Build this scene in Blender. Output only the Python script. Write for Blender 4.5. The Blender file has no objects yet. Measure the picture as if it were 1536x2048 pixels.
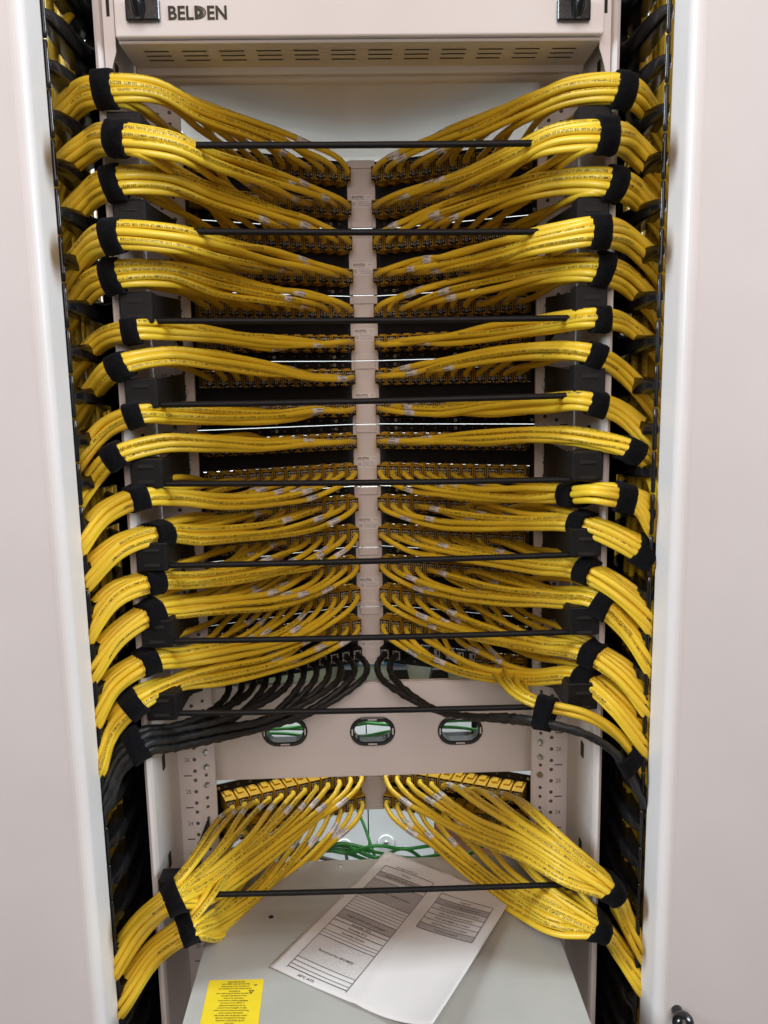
import bpy, bmesh, math, random
import numpy as np
from mathutils import Matrix, Vector

random.seed(7)
rng = np.random.default_rng(7)
S = 0.001                     # everything below is written in millimetres
scene = bpy.context.scene
C = bpy.data.collections.new("patch_rack")
scene.collection.children.link(C)

# ------------------------------------------------------------------ camera
F, CX, CY, CZ, YAW, PITCH, ROLL = 1612.27, -5.99, -987.72, 474.47, 0.0252, 0.1562, -0.0183
cyw, syw, cpt, spt, crl, srl = math.cos(YAW), math.sin(YAW), math.cos(PITCH), math.sin(PITCH), math.cos(ROLL), math.sin(ROLL)
_fw = np.array([syw * cpt, cyw * cpt, -spt]); _r0 = np.array([cyw, -syw, 0.0]); _u0 = np.cross(_r0, _fw)
_rt = crl * _r0 + srl * _u0; _up = -srl * _r0 + crl * _u0
CAMP = np.array([CX, CY, CZ])
cam = bpy.data.cameras.new("camera"); camo = bpy.data.objects.new("camera", cam); scene.collection.objects.link(camo)
cam.sensor_fit = 'VERTICAL'; cam.sensor_height = 24.0; cam.lens = 24.0 * F / 2048.0
cam.clip_start = 0.02; cam.clip_end = 60.0
m = Matrix.Identity(4)
for i in range(3):
    m[i][0], m[i][1], m[i][2], m[i][3] = _rt[i], _up[i], -_fw[i], CAMP[i] * S
camo.matrix_world = m
scene.camera = camo

def at(x, y, Y):              # a point of the photograph (1536x2048) at depth Y (mm)
    d = (x - 768) / F * _rt + (1024 - y) / F * _up + _fw
    return CAMP + d * ((Y - CY) / d[1])

# ------------------------------------------------------------------ world, lamps, exposure
W = bpy.data.worlds.new("World"); scene.world = W; W.use_nodes = True
bg = W.node_tree.nodes["Background"]; bg.inputs[0].default_value = (1.0, 0.88, 0.82, 1); bg.inputs[1].default_value = 0.12

def area(name, loc, target, sx, sy, power, col):
    l = bpy.data.lights.new(name, 'AREA'); l.shape = 'RECTANGLE'; l.size = sx; l.size_y = sy
    l.energy = power; l.color = col
    o = bpy.data.objects.new(name, l); C.objects.link(o)
    o.location = loc
    o.rotation_euler = (Vector(target) - Vector(loc)).to_track_quat('-Z', 'Y').to_euler()
    return o
area("ceiling_light", (0.0, -1.75, 2.15), (0, -0.2, 0.35), 1.7, 0.8, 16, (1.0, 0.86, 0.79))
area("front_fill_light", (0.0, -2.2, 1.15), (0, 0, 0.55), 1.3, 1.0, 20, (1.0, 0.83, 0.77))  # added warm frontal fill in place of light bounced by the room
area("side_fill_light", (2.4, -0.62, 1.45), (-0.288, -0.18, 0.35), 0.45, 1.1, 84, (0.78, 0.91, 1.0))  # added cool lamps from both sides to brighten the door edges
area("side_fill_light", (-2.4, -0.62, 1.45), (0.288, -0.18, 0.35), 0.45, 1.1, 84, (0.78, 0.91, 1.0))
area("rear_fill_light", (0.0, 0.345, 0.50), (0, 0.40, -0.3), 0.9, 0.07, 4.5, (0.96, 1.0, 0.98))  # added lamp between panels and cabinet to brighten what shows behind
area("backdrop_fill_light", (0.0, 0.60, 1.5), (0, 0.9, 0.5), 1.4, 0.15, 11, (0.97, 1.0, 1.0))  # added lamp that brightens the pale board behind the slits

scene.render.engine = 'CYCLES'
scene.view_settings.view_transform = 'Standard'; scene.view_settings.look = 'None'
scene.view_settings.exposure = 0.0; scene.view_settings.gamma = 1.0
scene.cycles.max_bounces = 6; scene.cycles.diffuse_bounces = 4

# ------------------------------------------------------------------ materials
def mat(name, col, rough=0.5, metal=0.0, var=0.06, vscale=60.0, bump=0.0, bscale=900.0, sheen=0.0, coat=0.0, spec=0.5, stretch=None):
    M = bpy.data.materials.new(name); M.use_nodes = True
    nt = M.node_tree; b = nt.nodes["Principled BSDF"]
    b.inputs["Roughness"].default_value = rough; b.inputs["Metallic"].default_value = metal
    b.inputs["Specular IOR Level"].default_value = spec
    if sheen: b.inputs["Sheen Weight"].default_value = sheen; b.inputs["Sheen Roughness"].default_value = 0.6
    if coat: b.inputs["Coat Weight"].default_value = coat; b.inputs["Coat Roughness"].default_value = 0.15
    tc = nt.nodes.new("ShaderNodeTexCoord"); src = tc.outputs["Object"]
    if stretch:
        mp = nt.nodes.new("ShaderNodeMapping"); mp.inputs["Scale"].default_value = stretch
        nt.links.new(src, mp.inputs["Vector"]); src = mp.outputs["Vector"]
    n = nt.nodes.new("ShaderNodeTexNoise"); n.inputs["Scale"].default_value = vscale; n.inputs["Detail"].default_value = 6
    nt.links.new(src, n.inputs["Vector"])
    r = nt.nodes.new("ShaderNodeValToRGB"); r.color_ramp.elements[0].position = 0.3; r.color_ramp.elements[1].position = 0.7
    a = [max(0, c * (1 - var)) for c in col]; z = [min(1, c * (1 + var)) for c in col]
    r.color_ramp.elements[0].color = (*a, 1); r.color_ramp.elements[1].color = (*z, 1)
    nt.links.new(n.outputs["Fac"], r.inputs["Fac"]); nt.links.new(r.outputs["Color"], b.inputs["Base Color"])
    mr = nt.nodes.new("ShaderNodeMapRange"); mr.inputs["To Min"].default_value = max(0.02, rough - 0.08); mr.inputs["To Max"].default_value = min(1, rough + 0.08)
    nt.links.new(n.outputs["Fac"], mr.inputs["Value"]); nt.links.new(mr.outputs["Result"], b.inputs["Roughness"])
    if bump:
        n2 = nt.nodes.new("ShaderNodeTexNoise"); n2.inputs["Scale"].default_value = bscale; n2.inputs["Detail"].default_value = 3
        nt.links.new(src, n2.inputs["Vector"])
        bp = nt.nodes.new("ShaderNodeBump"); bp.inputs["Strength"].default_value = bump; bp.inputs["Distance"].default_value = 0.0006
        nt.links.new(n2.outputs["Fac"], bp.inputs["Height"]); nt.links.new(bp.outputs["Normal"], b.inputs["Normal"])
    return M

WHITE = mat("white_paint", (0.70, 0.655, 0.64), 0.42, var=0.025, vscale=9, bump=0.12, bscale=1400)
UNITW = mat("unit_white", (0.80, 0.775, 0.765), 0.42, var=0.02, vscale=9, bump=0.12, bscale=1400)
PRINTK = mat("faded_print", (0.10, 0.09, 0.085), 0.8, var=0.3, vscale=300)
STRIP = mat("strip_paint", (0.66, 0.60, 0.57), 0.5, var=0.04, vscale=30, bump=0.15, bscale=1400)
GREY = mat("grey_paint", (0.35, 0.335, 0.305), 0.5, var=0.06, vscale=12, bump=0.2, bscale=1800)
REARW = mat("rear_white", (0.82, 0.83, 0.81), 0.5, var=0.03, vscale=20, bump=0.3, bscale=60)
BLACK = mat("black_paint", (0.007, 0.007, 0.008), 0.5, var=0.3, vscale=80, bump=0.1, spec=0.2)
PLAST = mat("black_plastic", (0.008, 0.008, 0.009), 0.2, var=0.3, vscale=60, bump=0.12, bscale=300)
MATTE = mat("black_matte", (0.007, 0.007, 0.008), 0.5, var=0.3, vscale=80, bump=0.15, spec=0.25)
VELC = mat("velcro", (0.0045, 0.0045, 0.0055), 0.95, var=0.4, vscale=300, bump=1.0, bscale=1100, sheen=0.03, spec=0.05)
YEL = mat("yellow_jacket", (0.80, 0.545, 0.030), 0.42, var=0.05, vscale=25, bump=0.05, bscale=400)
YJACK = mat("yellow_plastic", (0.52, 0.30, 0.013), 0.40, var=0.06, vscale=60)
INK = mat("ink", (0.035, 0.028, 0.012), 0.6, var=0.3, vscale=500)
DARKHOLE = mat("dark_hole", (0.012, 0.011, 0.010), 0.8, var=0.3)
HOLEG = mat("hole_grey", (0.10, 0.09, 0.085), 0.7, var=0.3)
STEEL = mat("steel", (0.62, 0.62, 0.60), 0.28, metal=1.0, var=0.15, vscale=200)
CONT = mat("contact_plastic", (0.42, 0.39, 0.34), 0.4, var=0.35, vscale=300)
PAPER = mat("paper", (0.58, 0.54, 0.52), 0.8, var=0.03, vscale=14, bump=0.25, bscale=90)
TAG = mat("label_white", (0.74, 0.70, 0.68), 0.5, var=0.05, vscale=200)
STICK = mat("sticker_yellow", (0.70, 0.52, 0.02), 0.45, var=0.04, vscale=60)
SHADEG = mat("print_grey", (0.33, 0.30, 0.29), 0.8, var=0.12, vscale=400)
SHADEL = mat("print_light_grey", (0.50, 0.46, 0.44), 0.8, var=0.1, vscale=400)
GREEN = mat("green_jacket", (0.025, 0.24, 0.045), 0.38, var=0.15, vscale=40)
TEAL = mat("teal_jacket", (0.04, 0.22, 0.17), 0.4, var=0.1)
GREYC = mat("grey_jacket", (0.22, 0.22, 0.22), 0.4, var=0.1)
MINT = mat("mint_paint", (0.42, 0.50, 0.45), 0.45, var=0.05, vscale=20)
BLUE = mat("blue_strip", (0.02, 0.22, 0.45), 0.4, var=0.05)
SALM = mat("salmon_wall", (0.72, 0.40, 0.24), 0.7, var=0.05, vscale=5)
SLEEVE = mat("braided_sleeve", (0.010, 0.010, 0.011), 0.5, var=0.6, vscale=160, bump=0.9, bscale=700)
NUMC = mat("port_numeral", (0.22, 0.21, 0.20), 0.6, var=0.1)

# ------------------------------------------------------------------ mesh helpers
class MB:
    """collects shapes (mm) into one mesh"""
    def __init__(s): s.v = []; s.f = []; s.m = []; s.mats = []; s.sm = []
    def mi(s, M):
        if M not in s.mats: s.mats.append(M)
        return s.mats.index(M)
    def add(s, verts, faces, M, smooth=False, T=None):
        o = len(s.v); k = s.mi(M)
        for p in verts:
            if T is not None: p = T @ Vector(p)
            s.v.append(tuple(p))
        for f in faces: s.f.append([i + o for i in f]); s.m.append(k); s.sm.append(smooth)
    def box(s, x0, x1, y0, y1, z0, z1, M, T=None):
        vs = [(x, y, z) for x in (x0, x1) for y in (y0, y1) for z in (z0, z1)]
        s.add(vs, [(0, 1, 3, 2), (4, 6, 7, 5), (0, 4, 5, 1), (2, 3, 7, 6), (0, 2, 6, 4), (1, 5, 7, 3)], M, False, T)
    def prism(s, poly, h0, h1, M, axis='z', T=None, smooth=False):
        n = len(poly)
        def P(a, b, h): return {'z': (a, b, h), 'y': (a, h, b), 'x': (h, a, b)}[axis]
        vs = [P(a, b, h0) for a, b in poly] + [P(a, b, h1) for a, b in poly]
        fs = [list(range(n))[::-1], [n + i for i in range(n)]]
        s.add(vs, fs, M, False, T)
        s.add(vs, [(i, (i + 1) % n, n + (i + 1) % n, n + i) for i in range(n)], M, smooth, T)
    def ring(s, rings, M, smooth=True, caps=True, T=None, closed=True):
        n = len(rings[0]); vs = [p for r in rings for p in r]; fs = []
        for k in range(len(rings) - 1):
            for i in range(n if closed else n - 1):
                j = (i + 1) % n
                fs.append((k * n + i, k * n + j, (k + 1) * n + j, (k + 1) * n + i))
        s.add(vs, fs, M, smooth, T)
        if caps:
            s.add(rings[0], [list(range(n))[::-1]], M, False, T); s.add(rings[-1], [list(range(n))], M, False, T)
    def disc(s, c, nrm, r, h, M, n=12, T=None, r2=None):
        nv = Vector(nrm).normalized(); a = nv.orthogonal().normalized(); b = nv.cross(a); c = Vector(c)
        r2 = r if r2 is None else r2
        R = [[tuple(c + nv * hh + (a * math.cos(t) + b * math.sin(t)) * rr) for t in [2 * math.pi * i / n for i in range(n)]] for hh, rr in ((0, r), (h, r2))]
        s.ring(R, M, False, True, T)
    def tube(s, path, r, M, n=10, T=None, smooth=True):
        pts, Fr = frames(np.asarray(path, float)); R = []
        for i, p in enumerate(pts):
            N, B = Fr[i]
            R.append([tuple(p + r * (math.cos(t) * N + math.sin(t) * B)) for t in [2 * math.pi * k / n for k in range(n)]])
        s.ring(R, M, smooth, True, T)
    def text(s, arr, M, fn):
        V, Fc = arr
        s.add([fn(x, y) for x, y in V], [tuple(f) for f in Fc], M)
    def mesh(s, name):
        me = bpy.data.meshes.new(name)
        me.from_pydata([(a * S, b * S, c * S) for a, b, c in s.v], [], s.f)
        for M in s.mats: me.materials.append(M)
        me.polygons.foreach_set("material_index", s.m); me.polygons.foreach_set("use_smooth", s.sm)
        me.update(); return me
    def build(s, name, parent=None, bevel=0, seg=2, world=True):
        return link(name, s.mesh(name), parent, bevel, seg, world)

def link(name, me, parent=None, bevel=0, seg=2, world=True):
    o = bpy.data.objects.new(name, me); C.objects.link(o)
    if parent is not None:
        o.parent = parent
        if world:
            q = parent; off = Vector((0, 0, 0))
            while q is not None: off += q.location; q = q.parent
            o.location = -off
    if bevel:
        b = o.modifiers.new("bevel", 'BEVEL'); b.width = bevel * S; b.segments = seg; b.limit_method = 'ANGLE'; b.angle_limit = 0.6
        b.harden_normals = False
    return o

def tag(o, label, cat, group=None, kind=None):
    if label: o["label"] = label
    if cat: o["category"] = cat
    if group: o["group"] = group
    if kind: o["kind"] = kind
    return o

def thing(name, loc, label, cat, group=None):
    o = bpy.data.objects.new(name, None); C.objects.link(o); o.empty_display_size = 0.02
    o.location = (loc[0] * S, loc[1] * S, loc[2] * S)
    return tag(o, label, cat, group)

def frames(P, start=0, ref=None):
    n = len(P); T = np.gradient(P, axis=0); T /= np.linalg.norm(T, axis=1)[:, None] + 1e-9
    ref = np.array([0, -1.0, 0.25]) if ref is None else ref
    def perp(v, t): 
        w = v - t * (v @ t); l = np.linalg.norm(w)
        if l < 1e-3: w = np.cross(t, [1, 0, 0.3]); l = np.linalg.norm(w)
        return w / l
    Ns = [None] * n; Ns[start] = perp(ref, T[start])
    for i in range(start + 1, n): Ns[i] = perp(Ns[i - 1], T[i])
    for i in range(start - 1, -1, -1): Ns[i] = perp(Ns[i + 1], T[i])
    return P, [(Ns[i], np.cross(T[i], Ns[i])) for i in range(n)]

def catmull(pts, per=14):
    P = np.asarray(pts, float); P = np.vstack([2 * P[0] - P[1], P, 2 * P[-1] - P[-2]]); out = []
    # centripetal-ish: plain Catmull-Rom with chord-limited tangents
    n = len(P)
    for i in range(1, n - 2):
        p0, p1, p2, p3 = P[i - 1], P[i], P[i + 1], P[i + 2]
        d = np.linalg.norm(p2 - p1) + 1e-9
        d0 = np.linalg.norm(p1 - p0) + 1e-9; d2 = np.linalg.norm(p3 - p2) + 1e-9
        m1 = ((p1 - p0) / d0 * d + (p2 - p1) / d * d0) / (d0 + d) * d
        m2 = ((p2 - p1) / d * d2 + (p3 - p2) / d2 * d) / (d + d2) * d
        for k in range(per):
            t = k / per; t2, t3 = t * t, t * t * t
            out.append((2 * t3 - 3 * t2 + 1) * p1 + (t3 - 2 * t2 + t) * m1 + (-2 * t3 + 3 * t2) * p2 + (t3 - t2) * m2)
    out.append(P[-2]); return np.array(out)

def resample(P, step, tail_from=None, tail_step=40.0):
    L = np.concatenate([[0], np.cumsum(np.linalg.norm(np.diff(P, axis=0), axis=1))])
    if tail_from is None or tail_from >= L[-1]:
        s = np.linspace(0, L[-1], max(4, int(L[-1] / step) + 1))
    else:
        s = np.concatenate([np.arange(0, tail_from, step), np.linspace(tail_from, L[-1], max(3, int((L[-1] - tail_from) / tail_step) + 1))])
    return np.stack([np.interp(s, L, P[:, k]) for k in range(3)], 1), s

_tc = {}
def text_arr(txt, size, bold=0.0, cuts=0, align='LEFT', sx=1.0, res=2):
    """flat triangles (x, y in mm) of a line of lettering"""
    key = (txt, size, bold, cuts, align, sx, res)
    if key in _tc: return _tc[key]
    cu = bpy.data.curves.new("lettering", 'FONT'); cu.body = txt; cu.size = 1.0; cu.offset = bold
    cu.align_x = align; cu.resolution_u = res; cu.fill_mode = 'FRONT'
    o = bpy.data.objects.new("lettering", cu); C.objects.link(o)
    me = bpy.data.meshes.new_from_object(o.evaluated_get(bpy.context.evaluated_depsgraph_get()))
    bm = bmesh.new(); bm.from_mesh(me)
    for k in range(cuts):
        bmesh.ops.bisect_plane(bm, geom=bm.verts[:] + bm.edges[:] + bm.faces[:], plane_co=(0, 0.72 * (k + 1) / (cuts + 1), 0), plane_no=(0, 1, 0))
    bmesh.ops.triangulate(bm, faces=bm.faces[:])
    bm.verts.index_update()
    V = np.array([(v.co.x * size * sx, v.co.y * size) for v in bm.verts]).reshape(-1, 2); Fc = np.array([[v.index for v in f.verts] for f in bm.faces]).reshape(-1, 3)
    bm.free(); bpy.data.objects.remove(o); bpy.data.curves.remove(cu); bpy.data.meshes.remove(me)
    _tc[key] = (V, Fc); return _tc[key]

def mesh_np(name, parts, mats):
    """parts: (verts Nx3 mm, faces MxK, material index, smooth)"""
    V = []; LI = []; LS = []; MI = []; SM = []; o = 0
    for v, f, k, s in parts:
        V.append(v); LI.append((f + o).ravel()); LS.append(np.full(len(f), f.shape[1])); MI.append(np.full(len(f), k)); SM.append(np.full(len(f), s)); o += len(v)
    V = np.concatenate(V) * S; LI = np.concatenate(LI).astype(np.int32); LS = np.concatenate(LS); MI = np.concatenate(MI).astype(np.int32); SM = np.concatenate(SM).astype(bool)
    me = bpy.data.meshes.new(name)
    me.vertices.add(len(V)); me.vertices.foreach_set("co", V.astype(np.float32).ravel())
    me.loops.add(len(LI)); me.loops.foreach_set("vertex_index", LI)
    me.polygons.add(len(LS)); me.polygons.foreach_set("loop_start", np.concatenate([[0], np.cumsum(LS)[:-1]]).astype(np.int32))
    for M in mats: me.materials.append(M)
    me.polygons.foreach_set("material_index", MI); me.polygons.foreach_set("use_smooth", SM)
    me.update(calc_edges=True); me.validate(); return me

ORD = ["first", "second", "third", "fourth", "fifth", "sixth", "seventh", "eighth", "ninth", "tenth", "eleventh", "twelfth",
       "thirteenth", "fourteenth", "fifteenth", "sixteenth", "seventeenth", "eighteenth", "nineteenth", "twentieth", "twenty-first",
       "twenty-second", "twenty-third", "twenty-fourth", "twenty-fifth", "twenty-sixth", "twenty-seventh", "twenty-eighth", "twenty-ninth", "thirtieth"]

# ------------------------------------------------------------------ layout of the panels (measured)
YC, G, SP, A, DROW, Z8, ZA, PP, YR = 140.2, 20.2, 17.77, 0.4103, 43.0, 108.6, -122.7, 88.9, -128.0
ca, sa = math.cos(A), math.sin(A)
def panel_z(i): return Z8 + PP * (7 - i) if i < 8 else ZA
def row_z(k): return panel_z(k // 2) + (DROW / 2 if k % 2 == 0 else -DROW / 2)
def jack_pos(k, j, side): return np.array([side * (G + j * SP * ca), YC - j * SP * sa, row_z(k)])
def jack_n(side): return np.array([-side * sa, -ca, 0.0])

# ================================================================== SETTING BEHIND
b = MB(); b.box(-2500, 2500, 1500, 1520, -1500, 2500, SALM)
tag(b.build("wall"), "salmon painted wall far behind the rack", "wall", kind="structure")

rc = thing("white_cabinet", (0, 420, -500), "white metal cabinet with round bolts standing close behind the rack", "cabinet")
sx0 = at(737, 1660, 420)[0]; rx = at(868, 1660, 420)[0]
for x0, x1, nm in ((-520, sx0 - 1.2, "door"), (sx0 + 1.2, rx, "door")):
    b = MB(); b.box(x0, x1, 420, 440, -500, 330, REARW); b.build(nm, rc, bevel=1.5)
b = MB(); b.box(-520, rx, 441, 700, -500, 330, DARKHOLE); b.build("body", rc)
for px, py in ((772, 1684), (688, 1692)):
    p = at(px, py, 420); b = MB()
    b.disc((p[0], 420, p[2]), (0, -1, 0), 15, 2.5, REARW, 24, r2=14); b.disc((p[0], 417.5, p[2]), (0, -1, 0), 5, 3, STEEL, 12, r2=3.5)
    b.build("bolt", rc)
# added to show white through the slits: a pale partition high behind the panels
b = MB(); b.box(-1200, 1200, 900, 915, -500, 1500, REARW)
tag(b.build("backdrop"), "pale upright partition board added behind the rack to whiten the slits between the panels", "backdrop", kind="structure")

# mint equipment seen under the eighth panel
pt, pb = at(735, 1330, 230), at(735, 1375, 230)
mt = thing("mint_tray", (0, 230, pb[2]), "mint green tray with a blue strip, just above the white blank panel", "tray")
b = MB(); b.box(-190, 190, 230, 244, pb[2] - 4, pt[2], MINT); b.build("body", mt, bevel=2)
b = MB(); b.box(-60, 60, 226, 236, pt[2] + 0.3, pt[2] + 7, BLUE); b.build("strip", mt, bevel=1)
for cxp in (505, 690, 800, 880):
    p = at(cxp, 1352, 205); b = MB()
    b.prism([(p[0] - 16, p[2] - 14), (p[0] + 16, p[2] - 14), (p[0] + 11, p[2] + 10), (p[0] - 11, p[2] + 10)], 205, 226, MATTE, 'y')
    b.build("clip", mt, bevel=1.5)

# green patch cords heaped behind
def cord(name, pts, r, M, label, cat, group):
    P, _ = resample(catmull(pts), 8); b = MB(); b.tube(P, r, M, 10); return tag(b.build(name), label, cat, group)
gi = 0
greens = []
for k in range(10):
    xa, xb = ((425, 690), (540, 745), (700, 860), (930, 1080))[(0, 0, 1, 1, 1, 1, 2, 2, 3, 3, 0, 1, 2)[k]]
    y0 = rng.uniform(62, 130); q = [rng.uniform(1688, 1730) for _ in range(4)]
    greens.append([at(xa + (xb - xa) * t, q[n_] - 8 * math.sin(3.1 * t), y0 + rng.uniform(-12, 12)) for n_, t in enumerate((0, 0.33, 0.66, 1))])
for k in range(7):
    q = rng.uniform(1424, 1478); y0 = rng.uniform(130, 290)
    greens.append([at(xx, q + rng.uniform(-16, 16), y0 + rng.uniform(-15, 15)) for xx in (440, 560, 680, 800, 920, 1040)])
greens.append([at(700, 1590, 300), at(728, 1650, 260), at(745, 1700, 230), at(760, 1740, 220)])
greens.append([at(875, 1620, 250), at(885, 1665, 240), at(930, 1715, 200), at(1000, 1730, 150)])
greens.append([at(560, 1715, 120), at(660, 1690, 160), at(740, 1702, 160), at(830, 1716, 160), at(900, 1705, 160)])
for k, pts in enumerate(greens):
    lab = "green patch cord in the heap behind the grey equipment top" if k < 10 else ("green patch cord seen through the oval openings of the blank panel" if k < 17 else
          ["green cord hanging down below the lowest patch panel's centre", "green cord bent down behind the right lower yellow cables", "green cord lying along the rear edge of the grey equipment top"][k - 17])
    cord("green_cord", pts, 2.5, GREEN, lab, "cord", "green patch cords")
for (a0, a1, a2, lab) in ((at(520, 1690, 200), at(600, 1705, 180), at(680, 1725, 160), "grey cord among the green cords, left of the paper"),):
    cord("grey_cable", [a0, a1, a2], 3.2, GREYC, lab, "cord", None)
cord("grey_hook", [at(694, 1720, 150), at(693, 1695, 160), at(700, 1688, 165), at(708, 1695, 160), at(712, 1715, 150)], 2.6, GREYC, "grey bent wire hook standing behind the grey equipment top", "hook", None)
tr = thing("grey_cable_tray", (0, 310, 0), "grey cable tray seen through the oval openings of the blank panel", "tray")
b = MB(); b.box(-260, 260, 318, 322, at(745, 1482, 320)[2], at(745, 1468, 320)[2], GREYC); b.build("lower_rail", tr)
b = MB(); b.box(-260, 260, 318, 322, at(745, 1440, 320)[2], at(745, 1408, 320)[2], MATTE); b.build("upper_rail", tr)
for x in (-180, -60, 50, 175):
    b = MB(); b.box(x - 5, x + 5, 313, 317, at(745, 1482, 320)[2], at(745, 1408, 320)[2], MATTE); b.build("post", tr)

# ================================================================== RACK FRAME
ZB, ZT = -520, 1120
fr = thing("equipment_rack", (0, 0, ZB), "white painted steel rack frame with numbered mounting rails", "rack")
def hole(b, x, y, z, r, M=DARKHOLE, nrm=(0, -1, 0)): b.disc((x, y, z), nrm, r, 0.25, M, 10)
for s in (-1, 1):
    b = MB()
    prof = [(262, -118), (261.2, -122.5), (258, -125), (255, -122.5), (253.2, -117), (254.6, 0), (254.6, 4), (264, 4), (266, 0)]
    b.prism([(s * x, y) for x, y in (prof if s > 0 else prof)], ZB, ZT, WHITE, 'z')
    for z in (32, -96, 160, 416, 544, 672, 800, 860, 928):       # slots in the post's inner side
        for yy in ((-70,) if z < 700 else (-78, -30)):
            b.box(s * 252.6, s * 254.2, yy - 5, yy + 5, z - 9, z + 9, DARKHOLE)
    p = b.build("post", fr, bevel=0)
    # rail
    b = MB()
    prof = [(253.6, 0), (229, 0), (226.5, 1.2), (211, 11), (209, 12.5), (209, 17), (211, 17), (211, 14), (227, 3.2), (253.6, 2.4)]
    b.prism([(s * x, y) for x, y in prof], ZB, ZT, WHITE, 'z')
    fn = np.array([-s * 0.54, -0.84, 0.0])                       # normal of the bent flange
    for u in range(-10, 24):
        zc = (u) * 44.45
        for dz in (-15.9, 0, 15.9):
            hole(b, s * 232.5, 0, zc + dz, 2.5, HOLEG)
            q = np.array([s * 219.5, 5.6, zc + dz + 4])
            b.disc(tuple(q - fn * 0.3), tuple(fn), 2.3, 0.6, HOLEG, 10)
        if 0 <= u + 26 <= 42:
            arr = text_arr(str(u + 26), 8.2, 0.0, 0, 'CENTER', 0.85)
            b.text(arr, INK, lambda x, y, zc=zc: (s * 242.0 + x, -0.2, zc - 2.8 + y))
            b.box(s * 242 - 5, s * 242 + 5, -0.2, 0, zc - 22.2 - 0.7, zc - 22.2 + 0.7, INK)
    b.build("mounting_rail", fr)
    for z in (-13, 8, -38, 112, 150, 705, 640, 560, 470, 385):
        q = np.array([s * 219.5, 5.6, z]); b = MB()
        b.disc(tuple(q), tuple(fn), 4.6, 1.2, STEEL, 16); b.disc(tuple(q + fn * 1.2), tuple(fn), 4.0, 2.6, STEEL, 16, r2=2.4)
        b.build("screw", fr)
# upper cover plates of the post tops
for s in (-1, 1):
    b = MB()
    b.prism([(s * x, z) for x, z in ((252.6, 1120), (241.5, 1120), (241.5, 806), (245, 796), (252.6, 768))], -120, -118.5, WHITE, 'y')
    b.disc((s * 247.2, -120.1, 900), (0, -1, 0), 4.2, 0.3, DARKHOLE, 16)
    b.box(s * 247 - 1.6, s * 247 + 1.6, -120.3, -120.02, 838, 858, DARKHOLE)
    b.build("gusset", fr)

# ================================================================== FLANKING DOORS
def door(s, label, knob):
    d = thing("cabinet_door", (s * 420, -200, ZB), label, "door", "white cabinet doors beside the rack")
    ex = 297 if s < 0 else 300
    r = 14; prof = [(ex, -165), (ex, -196)]
    for k in range(9):
        t = k / 8 * math.pi / 2
        prof.append((ex + r - r * math.cos(t), -200 - r * math.sin(t) + 0))
    prof += [(1100, -214), (1100, -165)]
    b = MB()
    # rounded inner edge swept along the height
    b.prism([(s * x, y) for x, y in prof], ZB, ZT, WHITE, 'z', smooth=False)
    b.build("panel", d)
    if knob:
        p = at(1366, 2045, -232); b = MB()
        R = []
        for k in range(9):
            t = math.pi * k / 8; R.append([(p[0] + 11.5 * math.sin(t) * math.cos(a), -232 - 11.5 * math.cos(t), p[2] + 11.5 * math.sin(t) * math.sin(a)) for a in [2 * math.pi * i / 20 for i in range(20)]])
        b.ring(R, PLAST, True, False); b.disc((p[0], -222, p[2]), (0, 1, 0), 6, 9, PLAST)
        b.disc((p[0], -243.3, p[2]), (0, -1, 0), 6, 1.0, PLAST, 18)
        b.build("knob", d)
door(-1, "plain white cabinet door along the left side of the rack", False)
door(1, "white cabinet door along the right side with a black round knob at the bottom", True)

# ================================================================== VERTICAL CABLE MANAGERS
def manager(s, label):
    g = thing("vertical_cable_manager", (s * 300, -20, ZB), label, "cable manager", "vertical cable managers")
    b = MB(); b.box(s * 267.5, s * 298, -34, -10, ZB, ZT, PLAST)
    b.box(s * 267.5, s * 271, -60, -34, ZB, ZT, PLAST)
    b.build("stile", g, bevel=2.5)
    b = MB(); b.box(s * 268, s * 470, 150, 156, ZB, 420, MATTE); b.box(s * 460, s * 470, -160, 149.5, ZB, 300, MATTE); b.build("back_plate", g)
    z0 = at(1322, 772, -195)[2]
    n = 0
    for k in range(-19, 14):
        zc = z0 + k * 44.45
        b = MB(); R = []
        st = [(-30, 298, 22, 36), (-44, 297.5, 16, 28), (-62, 297, 13, 25), (-96, 296.5, 11.0, 23), (-130, 296, 9.0, 20), (-152, 296, 6.5, 15), (-161, 296.3, 4.8, 7)]
        for (y, x, h, w) in st:
            ring = []
            for t in range(16):
                a = 2 * math.pi * t / 16; c, q = math.cos(a), math.sin(a)
                e = 0.45
                ring.append((s * (x + w / 2 * math.copysign(abs(c) ** e, c)), y, zc + h * math.copysign(abs(q) ** e, q) * (0.72 if abs(c) < 0.35 and y > -150 else 1)))
            R.append(ring)
        b.ring(R, PLAST, True, True)
        # T-shaped tip
        for zz in (0,):
            R = []
            for q in range(7):
                dz = (-21.6, -20.2, -12, 0, 12, 20.2, 21.6)[q]; rr = 2.3 if 0 < q < 6 else 1.2
                R.append([(s * (296.0 + rr * math.cos(a)), -161.0 + rr * 0.9 * math.sin(a), zc + dz) for a in [2 * math.pi * i / 12 for i in range(12)]])
            b.ring(R, PLAST, True, True)
        b.build("finger", g)
    return g
manager(-1, "glossy black finger cable manager between the left door and the rack post")
manager(1, "glossy black finger cable manager between the right door and the rack post")

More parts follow.
